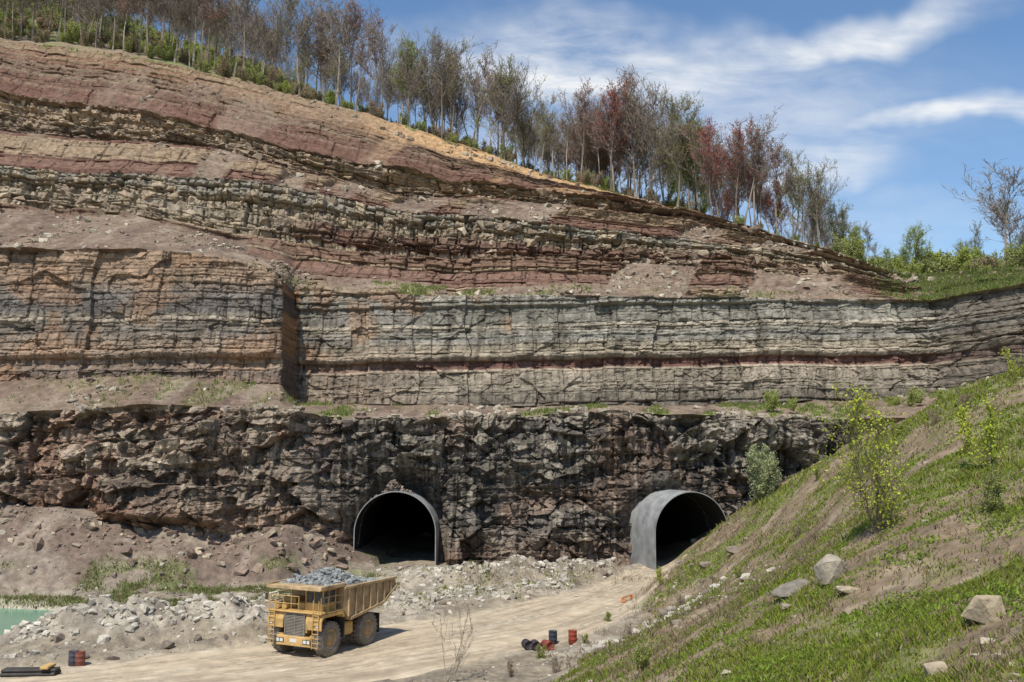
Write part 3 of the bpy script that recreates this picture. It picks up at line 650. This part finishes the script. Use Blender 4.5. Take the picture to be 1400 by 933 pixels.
# ---------- tunnels ----------
M_gal=mat_v('galvanised_steel',.6,.7,.4,6,.2,.02,attr=False,base=(.27,.27,.26),metal=.15,spec=.35)
M_shade=mat_v('tunnel_shade_black',.95,1,.3,3,.3,.05,attr=False,base=(.02,.019,.018))  # near-black base puts the darkness of the unlit interior into the colour
def tunnel(t,front):
    xc,yc,a=t[:3];root=empty('tunnel_portal',(xc,yc,0));root.rotation_euler=(0,0,a)
    def prof(R):
        pts=[(-R,z) for z in np.linspace(-1.5,TZ,6)[:-1]]+[(-R*math.cos(q),TZ+R*math.sin(q)) for q in np.linspace(0,math.pi,41)]+[(R,z) for z in np.linspace(TZ,-1.5,6)[1:]]
        return np.array(pts)
    ys=np.arange(-front,9,.11)
    def sheet(nm,R,ys,mat,corr=0,flip=False):
        V=[]
        for y_ in ys:
            p_=prof(R+corr*math.sin(y_*2*math.pi/.44));V.append(np.stack([p_[:,0],np.full(len(p_),y_),p_[:,1]],-1))
        V=np.array(V);f=gridfaces(V.shape[0],V.shape[1]);mk(nm,V,f if not flip else f[:,::-1],mat,parent=root,smooth=True)
    sheet('liner_outer',TR+.02,ys,M_gal,.03);sheet('liner_inner',TR-.05,np.arange(-front,40,1.0),M_shade,0,True)
    a1=prof(TR+.04);a2=prof(TR-.06);V=[];
    for y_,pp_ in ((-front-.05,a2),(-front-.05,a1),(-front+.06,a1),(-front+.06,a2)): V.append(np.stack([pp_[:,0],np.full(len(pp_),y_),pp_[:,1]],-1))
    mk('rim_flange',np.array(V),gridfaces(4,len(a1)),M_gal,parent=root)
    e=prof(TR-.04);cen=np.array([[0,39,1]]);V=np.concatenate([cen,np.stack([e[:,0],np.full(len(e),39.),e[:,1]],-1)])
    mk('end_shade_cap',V,np.array([(0,i+1,i+2) for i in range(len(e)-1)]),M_shade,parent=root)  # added black sheet standing in for the tunnel's dark depth
tunnel(TUN[0],.3);tunnel(TUN[1],.9)
k=110;xx=rg.normal(-13.5,.8,k);zt=TZ+np.sqrt(np.clip((TR+.1)**2-(xx+13.2)**2,0,99));hh=np.clip(1.3-np.abs(xx+13.5)*.8,0,2)*rg.rand(k)
rocks('portal_debris',np.stack([xx,108.6+rg.uniform(-.3,1.4,k),zt+hh],-1),.25+.45*rg.rand(k)**2,np.zeros((k,3))+c(.2,.155,.12),33)
# ---------- truck ----------
M_yel=mat_v('dusty_yellow_paint',.65,1.2,.32,8,.15,.01,attr=False,base=(.50,.32,.12),spec=.3)
M_bed=mat_v('worn_bed_paint',.75,1.0,.45,6,.25,.02,attr=False,base=(.42,.30,.165))
M_tyre=mat_v('dusty_tyre',.95,2,.35,8,.3,.02,attr=False,base=(.22,.19,.155))
M_blk=mat_v('dark_metal',.6,2,.3,6,.2,.02,attr=False,base=(.05,.045,.04))
M_gry=mat_v('grey_metal',.6,2,.25,6,.2,.02,attr=False,base=(.25,.22,.18))
m,t,N,L,Pn=nt('cab_glass');Pn.inputs['Base Color'].default_value=(.03,.04,.045,1);Pn.inputs['Roughness'].default_value=.08;M_glass=m
m,t,N,L,Pn=nt('lamp_glass');Pn.inputs['Base Color'].default_value=(.6,.6,.55,1);Pn.inputs['Roughness'].default_value=.15;M_lamp=m
truck=empty('haul_truck')
def part(nm,mat,boxes=[],cyl=[],polys=[],bev=.025,parent=truck):
    bm=bmesh.new()
    def add(vs,fs):
        vv=[bm.verts.new(v) for v in vs]
        for f in fs: bm.faces.new([vv[i] for i in f])
    for b_ in boxes:
        x0,x1,y0,y1,z0,z1=b_[:6]
        vs=[(x,y,z) for x in (x0,x1) for y in (y0,y1) for z in (z0,z1)]
        if len(b_)>6:
            M_=b_[6];vs=[(M_@Vector(v))[:] for v in vs]
        add(vs,[(0,1,3,2),(4,6,7,5),(0,4,5,1),(2,3,7,6),(0,2,6,4),(1,5,7,3)])
    for (p0,p1,r,n_) in cyl:
        p0=Vector(p0);p1=Vector(p1);d=(p1-p0).normalized();u=d.orthogonal().normalized();v=d.cross(u)
        vs=[];
        for pt in (p0,p1):
            for k in range(n_):
                a=2*math.pi*k/n_;vs.append((pt+(u*math.cos(a)+v*math.sin(a))*r)[:])
        add(vs,[(k,(k+1)%n_,n_+(k+1)%n_,n_+k) for k in range(n_)]+[tuple(range(n_))[::-1],tuple(range(n_,2*n_))])
    for (pts,y0,y1) in polys:
        n_=len(pts);vs=[(x,y0,z) for x,z in pts]+[(x,y1,z) for x,z in pts]
        add(vs,[(k,(k+1)%n_,n_+(k+1)%n_,n_+k) for k in range(n_)]+[tuple(range(n_))[::-1],tuple(range(n_,2*n_))])
    bmesh.ops.recalc_face_normals(bm,faces=bm.faces)
    if bev: bmesh.ops.bevel(bm,geom=list(bm.edges),offset=bev,segments=1,affect='EDGES',clamp_overlap=True)
    me=bpy.data.meshes.new(nm);bm.to_mesh(me);bm.free();me.materials.append(mat);o=bpy.data.objects.new(nm,me);scene.collection.objects.link(o);o.parent=parent;return o
def lathe(nm,prof,n_,mat,loc,parent=truck,axis='Y',smooth=True):
    a=np.arange(n_)*2*np.pi/n_;V=[]
    for r_,h_ in prof:
        if axis=='Y': V.append(np.stack([r_*np.cos(a),np.full(n_,h_),r_*np.sin(a)],-1))
        else: V.append(np.stack([r_*np.cos(a),r_*np.sin(a),np.full(n_,h_)],-1))
    V=np.array(V);m_=len(prof);f=[(i*n_+k,i*n_+(k+1)%n_,(i+1)*n_+(k+1)%n_,(i+1)*n_+k) for i in range(m_-1) for k in range(n_)]
    o=mk(nm,V,np.array(f),mat,parent=parent,smooth=smooth);o.location=loc;return o
WR=1.18
def wheel(x,y,w,side):
    h=w/2
    pr=[(.6,-h*.8),(.66,-h*.95),(.9,-h*1.02),(1.06,-h*.95),(WR-.05,-h*.8),(WR-.05,h*.8),(1.06,h*.95),(.9,h*1.02),(.66,h*.95),(.6,h*.8)]
    lathe('tyre',pr,40,M_tyre,(x,y,WR))
    lugs=[]
    for k in range(22):
        a=2*math.pi*k/22
        for s in (-1,1):
            aa=a+(.14 if s>0 else 0);M_=Matrix.Translation((x,y,WR))@Matrix.Rotation(-aa,4,'Y')
            lugs.append((WR-.08,WR,min(s*h*.1,s*h*.95),max(s*h*.1,s*h*.95),-.09,.09,M_))
    part('tyre_lugs',M_tyre,lugs,bev=0)
    s=side
    pr=[(.64,s*h*.9),(.6,s*h*.95),(.56,s*h*.6),(.42,s*h*.45),(.40,s*h*.75),(.26,s*h*.8),(.24,s*h*1.0),(.001,s*h*1.02)]
    lathe('rim',pr,28,M_bed,(x,y,WR))
    part('hub_bolts',M_gry,[],[((x+.5*math.cos(q),y+s*h*.5,WR+.5*math.sin(q)),(x+.5*math.cos(q),y+s*h*.62,WR+.5*math.sin(q)),.03,6) for q in np.arange(12)*.5236],bev=0)
FX=2.55;RX=-1.9
for s in (-1,1):
    wheel(FX,s*1.95,.72,s);wheel(RX,s*2.05,.66,s);wheel(RX,s*1.28,.66,s)
part('chassis_frame',M_yel,[(-3.3,3.4,-.75,-.45,1.15,1.75),(-3.3,3.4,.45,.75,1.15,1.75),(-2.3,-1.5,-1.6,1.6,.85,1.5),(2.2,2.9,-1.6,1.6,.9,1.4),(-3.3,-3.0,-.75,.75,1.2,1.7)])
part('engine_block',M_blk,[(1.2,3.5,-.44,.44,.95,2.4),(-1.2,.8,-.4,.4,1.1,1.9)],[((-1.9,-1.7,1.18),(-1.9,1.7,1.18),.35,16)])
part('front_bumper',M_yel,[(3.6,3.95,-1.55,1.55,.75,1.4),(3.3,3.62,-2.2,-1.2,1.35,1.5),(3.3,3.62,1.2,2.2,1.35,1.5)])
part('hood',M_yel,[(1.5,3.72,-1.0,1.0,1.6,3.0)],bev=.06)
part('radiator_grille',M_gry,[(3.74,3.80,-.85,.85,1.5+.1*k,1.555+.1*k) for k in range(14)]+[(3.735,3.86,-.92,-.84,1.42,2.95),(3.735,3.86,.84,.92,1.42,2.95),(3.735,3.86,-.92,.92,2.9,2.98),(3.735,3.86,-.92,.92,1.38,1.46),(3.735,3.84,-.03,.03,1.46,2.9)],bev=.008)
part('grille_core',M_blk,[(3.722,3.735,-.85,.85,1.45,2.92)],bev=0)
for s in (-1,1):
    part('fender',M_yel,[],[],[([(1.15,2.55),(1.35,2.95),(3.7,2.95),(3.9,2.5),(3.9,1.9),(3.8,1.9),(3.78,2.45),(3.6,2.72),(1.45,2.72),(1.25,2.45)],min(s*1.02,s*2.45),max(s*1.02,s*2.45))])
    part('headlight',M_lamp,[(3.96,4.0,s*1.05-.14,s*1.05+.14,.98,1.2),(3.96,4.0,s*1.38-.12,s*1.38+.12,.98,1.2),(3.905,3.94,s*2.1-.12,s*2.1+.12,2.1,2.25)],bev=.01)
    part('headlight_housing',M_blk,[(3.952,3.97,s*1.2-.36,s*1.2+.36,.93,1.25)],bev=.01)
    part('suspension_strut',M_gry,[],[((2.55,s*1.35,1.2),(2.55,s*1.15,2.6),.17,14),((-2.6,s*.7,1.2),(-2.9,s*.6,2.3),.15,14),((-.6,s*.95,1.2),(-.2,s*.95,2.9),.13,14)],bev=0)
part('deck',M_yel,[(1.3,3.95,-2.45,2.45,2.97,3.07)])
part('fuel_tank',M_yel,[(-.35,.95,1.1,2.1,1.1,2.0),(-.35,.95,-2.1,-1.1,1.1,2.0)],bev=.1)
rl=[]
def rail(pts,hs=(.5,1.0)):
    for a_,b_ in zip(pts[:-1],pts[1:]):
        for h_ in hs: rl.append(((a_[0],a_[1],3.07+h_),(b_[0],b_[1],3.07+h_),.028,6))
    for a_ in pts: rl.append(((a_[0],a_[1],3.0),(a_[0],a_[1],4.07),.028,6))
rail([(1.5,-2.4),(2.3,-2.4),(3.1,-2.4),(3.9,-2.4),(3.9,-1.7),(3.9,-1.0),(3.9,-.3),(3.9,.4)]);rail([(1.5,2.4),(2.3,2.4),(3.1,2.4),(3.9,2.4)])
part('handrails',M_yel,[],rl,bev=0)
ld=[]
for s,y0,y1 in ((-1,-1.75,-2.25),(1,1.75,2.25)):
    for yy in (y0,y1): ld.append(((4.05,yy,.7),(3.95,yy,3.9),.03,6))
    for k in range(8): ld.append(((4.04-.012*k,y0,.8+.3*k),(4.04-.012*k,y1,.8+.3*k),.028,6))
part('ladders',M_yel,[],ld,bev=0)
cx0,cx1,cy0,cy1=1.65,3.15,.35,2.0
part('cab_body',M_yel,[(cx0,cx1,cy0,cy1,3.07,3.6),(cx0-.05,cx1+.12,cy0-.06,cy1+.06,4.42,4.54)]+[(x_,x_+.1,y_,y_+.1,3.6,4.42) for x_ in (cx0,cx1-.1,(cx0+cx1)/2) for y_ in (cy0,cy1-.1)]+[(cx1-.09,cx1,1.14,1.2,3.6,4.42)])
part('cab_windows',M_glass,[(cx0+.02,cx1-.03,cy0+.03,cy1-.03,3.6,4.42)],bev=0)
part('air_cleaner_box',M_yel,[(1.7,2.7,-2.1,-.9,3.07,3.75),(1.6,2.9,-.6,.15,3.07,3.5)],[((3.0,-1.3,3.3),(3.5,-1.3,3.3),.25,16),((3.0,-1.9,3.3),(3.5,-1.9,3.3),.25,16)],bev=.03)
part('mirrors',M_blk,[(3.85,3.9,2.45,2.75,3.7,4.15),(3.85,3.9,-2.75,-2.45,3.7,4.15)],[((3.85,2.4,4.0),(3.85,2.6,4.0),.02,6),((1.45,-.7,3.1),(1.45,-.7,4.3),.1,12)],bev=.01)
part('registration_plate',M_lamp,[(3.952,3.965,-.3,.3,1.0,1.25)],bev=0)
BW=2.45
sidep=[(1.35,4.62),(-5.3,4.5),(-5.45,3.85),(-3.6,2.75),(.6,2.2),(1.35,3.0)]
for s in (-1,1):
    part('bed_side',M_bed,[],[],[(sidep,min(s*BW,s*(BW-.12)),max(s*BW,s*(BW-.12)))])
    rb=[]
    for xx_ in (-4.6,-3.7,-2.8,-1.9,-1.0,-.1,.8):
        zb_=np.interp(xx_,[-5.45,-3.6,.6,1.35],[3.85,2.75,2.2,3.0])
        rb.append((xx_-.09,xx_+.09,min(s*BW,s*(BW+.13)),max(s*BW,s*(BW+.13)),zb_+.05,4.36))
    rb.append((-5.32,1.4,min(s*(BW-.02),s*(BW+.16)),max(s*(BW-.02),s*(BW+.16)),4.37,4.56))
    part('bed_ribs',M_bed,rb)
    part('bed_lower_rail',M_bed,[],[],[([(-5.45,3.83),(-3.6,2.73),(.6,2.18),(.6,2.4),(-3.55,2.95),(-5.4,4.02)],min(s*(BW+.003),s*(BW+.15)),max(s*(BW+.003),s*(BW+.15)))])
part('bed_floor',M_bed,[],[],[([(-5.45,3.83),(-3.6,2.73),(.6,2.18),(.72,2.35),(-3.55,2.9),(-5.35,3.95)],-BW+.13,BW-.13)])
part('bed_front_wall',M_bed,[],[],[([(.62,2.22),(1.33,3.0),(1.33,4.6),(1.2,4.6),(1.2,3.05),(.6,2.4)],-BW+.13,BW-.13)])
part('bed_canopy',M_bed,[(1.36,4.1,-BW,BW,4.64,4.74),(1.36,4.12,-BW-.1,-BW+.05,4.6,4.86),(1.36,4.12,BW-.05,BW+.1,4.6,4.86),(4.04,4.14,-BW,BW,4.55,4.82)]+[(1.36,4.0,y_-.06,y_+.06,4.5,4.637) for y_ in (-1.6,-.5,.5,1.6)])
part('bed_cross_beams',M_bed,[(x_-.12,x_+.12,-1.9,1.9,z_-.28,z_-.02) for x_,z_ in ((-3.2,2.68),(-2.2,2.54),(-1.2,2.4),(-.2,2.27))])
part('mud_flaps',M_blk,[(-3.35,-3.3,1.0,2.35,.7,2.1),(-3.35,-3.3,-2.35,-1.0,.7,2.1),(1.1,1.15,1.5,2.4,1.1,2.5),(1.1,1.15,-2.4,-1.5,1.1,2.5)],bev=.01)
k=1000;lx=rg.uniform(-4.4,3.0,k);ly=rg.uniform(-2.2,2.2,k)
top=4.35+1.15*np.exp(-((lx+.1)/1.6)**2)*np.clip(1-(np.abs(ly)/2.4)**2,0,1)
top=np.where(lx>1.2,4.78+.35*rg.rand(k)*np.clip((2.6-lx)/1.4,0,1),top);kk=(lx<1.2)|((lx<2.7)&(rg.rand(k)<.6))
rocks('rock_load',np.stack([lx,ly,top-.05],-1)[kk],(.25+.45*rg.rand(k)**2)[kk],np.zeros((kk.sum(),3))+c(.25,.255,.245),44,parent=truck)
gxx,gyy=np.meshgrid(np.linspace(-4.9,1.15,25),np.linspace(-2.28,2.28,15))
gzz=4.15+1.1*np.exp(-((gxx+.1)/1.7)**2)*np.clip(1-(np.abs(gyy)/2.5)**2,0,1)-.25*np.clip((-gxx-3.6)/1.2,0,1)
mk('load_heap',np.stack([gxx,gyy,gzz],-1),gridfaces(*gxx.shape),M_stone,np.zeros((gxx.size,3))+c(.2,.2,.2),parent=truck)
truck.rotation_euler=(0,0,math.atan2(-.90,-.46));truck.location=(-12.9,67.6,float(gz(-12.9,67.6))+.04)
truck.scale=(.93,.93,.97)
# ---------- drums ----------
def drum(px,py,colr,lying=False,rz=0,name='oil_drum'):
    p=pick(px,py);e=empty(name,p)
    m_=mat_v('drum_paint',.6,3,.4,8,.1,.01,attr=False,base=colr)
    pr=[(.001,0),(.29,0),(.3,.02),(.3,.28),(.315,.3),(.3,.32),(.3,.58),(.315,.6),(.3,.62),(.3,.87),(.31,.89),(.28,.89),(.28,.86),(.001,.86)]
    lathe('body',pr,24,m_,(0,0,0),parent=e,axis='Z')
    part('bung_cap',M_gry,[],[((.15,0,.86),(.15,0,.9),.04,10)],bev=0,parent=e)
    if lying: e.rotation_euler=(math.radians(90),0,rz);e.location.z+=.3
    e.location.z+=.02
drum(718,886,(.05,.045,.05),True,.3);drum(730,887,(.06,.045,.05),True,.2);drum(744,887,(.22,.06,.04),True,.5);drum(756,881,(.04,.045,.06))
drum(783,880,(.28,.06,.035))
drum(100,910,(.07,.07,.09));drum(109,911,(.20,.075,.055))
pb=empty('pipe_bundle',pick(50,926))
part('pipes',M_blk,[],[((-2.2,.25*i,.12+.0*i),(1.0,.25*i+.2,.12),.11,12) for i in range(4)]+[((-2.2,.12+.25*i,.33),(1.0,.3+.25*i,.33),.11,12) for i in range(3)],bev=0,parent=pb)
part('yellow_strap_block',M_yel,[(.2,.7,-.1,1.0,.46,.62)],parent=pb)
ob_=empty('road_barrier',pick(858,822))
M_or=mat_v('orange_paint',.6,3,.2,8,.1,.01,attr=False,base=(.5,.2,.08))
part('rail',M_or,[(-1.0,1.0,-.04,.04,.36,.46),(-.9,-.82,-.2,.2,0,.38),(.82,.9,-.2,.2,0,.38)],parent=ob_,bev=.01);ob_.rotation_euler=(0,0,1.0)
# ---------- world ----------
w=bpy.data.worlds.new('World');scene.world=w;w.use_nodes=True;T=w.node_tree;N=T.nodes;L=T.links;bg=N['Background']
sky=N.new('ShaderNodeTexSky');sky.sky_type='NISHITA';sky.sun_disc=False
EL=math.radians(58);sv=Vector((-.36*math.cos(EL),-.93*math.cos(EL),math.sin(EL))).normalized()
sky.sun_elevation=EL;sky.sun_rotation=math.atan2(sv.x,sv.y);sky.air_density=1.0;sky.dust_density=.3;sky.ozone_density=1.6
def mth(op,a,b=None,cl=False):
    n_=N.new('ShaderNodeMath');n_.operation=op;n_.use_clamp=cl
    for i,v in enumerate((a,b)):
        if v is None: continue
        if isinstance(v,(int,float)): n_.inputs[i].default_value=v
        else: L.new(v,n_.inputs[i])
    return n_.outputs[0]
tc=N.new('ShaderNodeTexCoord');sx=N.new('ShaderNodeSeparateXYZ');L.new(tc.outputs['Generated'],sx.inputs[0])
yy=mth('MAXIMUM',mth('ABSOLUTE',sx.outputs[1]),.08);u=mth('DIVIDE',sx.outputs[0],yy);v=mth('DIVIDE',sx.outputs[2],yy)
cb_=N.new('ShaderNodeCombineXYZ');L.new(u,cb_.inputs[0]);L.new(v,cb_.inputs[1])
def noise(sc,det,scale,rot=0,dist=0):
    mp=N.new('ShaderNodeMapping');mp.inputs['Scale'].default_value=scale;mp.inputs['Rotation'].default_value=(0,0,rot);L.new(cb_.outputs[0],mp.inputs[0])
    n_=N.new('ShaderNodeTexNoise');n_.inputs['Scale'].default_value=sc;n_.inputs['Detail'].default_value=det;n_.inputs['Roughness'].default_value=.6;n_.inputs['Distortion'].default_value=dist
    L.new(mp.outputs[0],n_.inputs['Vector']);return n_
wn=noise(7,3,(1,1,1))
wsub=N.new('ShaderNodeVectorMath');wsub.operation='SUBTRACT';L.new(wn.outputs['Color'],wsub.inputs[0]);wsub.inputs[1].default_value=(.5,.5,.5)
wsc=N.new('ShaderNodeVectorMath');wsc.operation='SCALE';L.new(wsub.outputs[0],wsc.inputs[0]);wsc.inputs['Scale'].default_value=.10
wad=N.new('ShaderNodeVectorMath');L.new(cb_.outputs[0],wad.inputs[0]);L.new(wsc.outputs[0],wad.inputs[1])
total=None
for (px,py,hl_,ht,an_,st) in [(820,90,340,85,-3,1.0),(1150,58,290,40,14,.85),(680,78,150,70,0,.9),(1310,158,230,28,10,.8),(1130,232,150,50,3,.7),(950,180,460,120,6,.5),(1150,320,300,60,0,.3)]:
    u0=(px-700)/F;v0=(614-py)/F*1.03
    s_=N.new('ShaderNodeVectorMath');s_.operation='SUBTRACT';L.new(wad.outputs[0],s_.inputs[0]);s_.inputs[1].default_value=(u0,v0,0)
    mp=N.new('ShaderNodeMapping');mp.inputs['Rotation'].default_value=(0,0,-math.radians(an_));L.new(s_.outputs[0],mp.inputs[0])
    m2=N.new('ShaderNodeVectorMath');m2.operation='MULTIPLY';L.new(mp.outputs[0],m2.inputs[0]);m2.inputs[1].default_value=(F/hl_,F/ht,0)
    ln_=N.new('ShaderNodeVectorMath');ln_.operation='LENGTH';L.new(m2.outputs[0],ln_.inputs[0])
    mr=N.new('ShaderNodeMapRange');mr.interpolation_type='SMOOTHSTEP';mr.inputs[1].default_value=1.3;mr.inputs[2].default_value=0;mr.inputs[3].default_value=0;mr.inputs[4].default_value=st;L.new(ln_.outputs['Value'],mr.inputs[0])
    total=mr.outputs[0] if total is None else mth('MAXIMUM',total,mr.outputs[0])
n1=noise(3.5,7,(1.3,5.0,1),-.16,.5);n2=noise(13,5,(1,3,1),-.25,.4)
mr=N.new('ShaderNodeMapRange');mr.inputs[1].default_value=.33;mr.inputs[2].default_value=.62;mr.inputs[3].default_value=.15;mr.inputs[4].default_value=1.3
L.new(mth('ADD',mth('MULTIPLY',n1.outputs['Fac'],.7),mth('MULTIPLY',n2.outputs['Fac'],.3)),mr.inputs[0])
fac=mth('MINIMUM',mth('MULTIPLY',total,mr.outputs[0]),.95,True)
hs=N.new('ShaderNodeHueSaturation');hs.inputs['Saturation'].default_value=1.12;L.new(sky.outputs[0],hs.inputs['Color'])
mxn=N.new('ShaderNodeMix');mxn.data_type='RGBA';L.new(fac,mxn.inputs[0]);L.new(hs.outputs[0],mxn.inputs[6]);mxn.inputs[7].default_value=(6.0,6.15,6.3,1)
L.new(mxn.outputs[2],bg.inputs['Color']);bg.inputs['Strength'].default_value=.15
sd=bpy.data.lights.new('sun','SUN');sd.energy=5.0;sd.angle=math.radians(.5);sd.color=(1,.95,.86);so=bpy.data.objects.new('sun',sd);scene.collection.objects.link(so)
so.rotation_euler=sv.to_track_quat('Z','Y').to_euler()
cam=bpy.data.cameras.new('camera');cam.sensor_width=36;cam.lens=F/1400*36;cam.clip_end=8000;cam.clip_start=.1
co=bpy.data.objects.new('camera',cam);scene.collection.objects.link(co);co.location=(0,0,CH);co.rotation_euler=(math.pi/2+TH,0,0);scene.camera=co
scene.view_settings.view_transform='Standard';scene.view_settings.look='None';scene.view_settings.exposure=0
print('OBJS',len(bpy.data.objects))
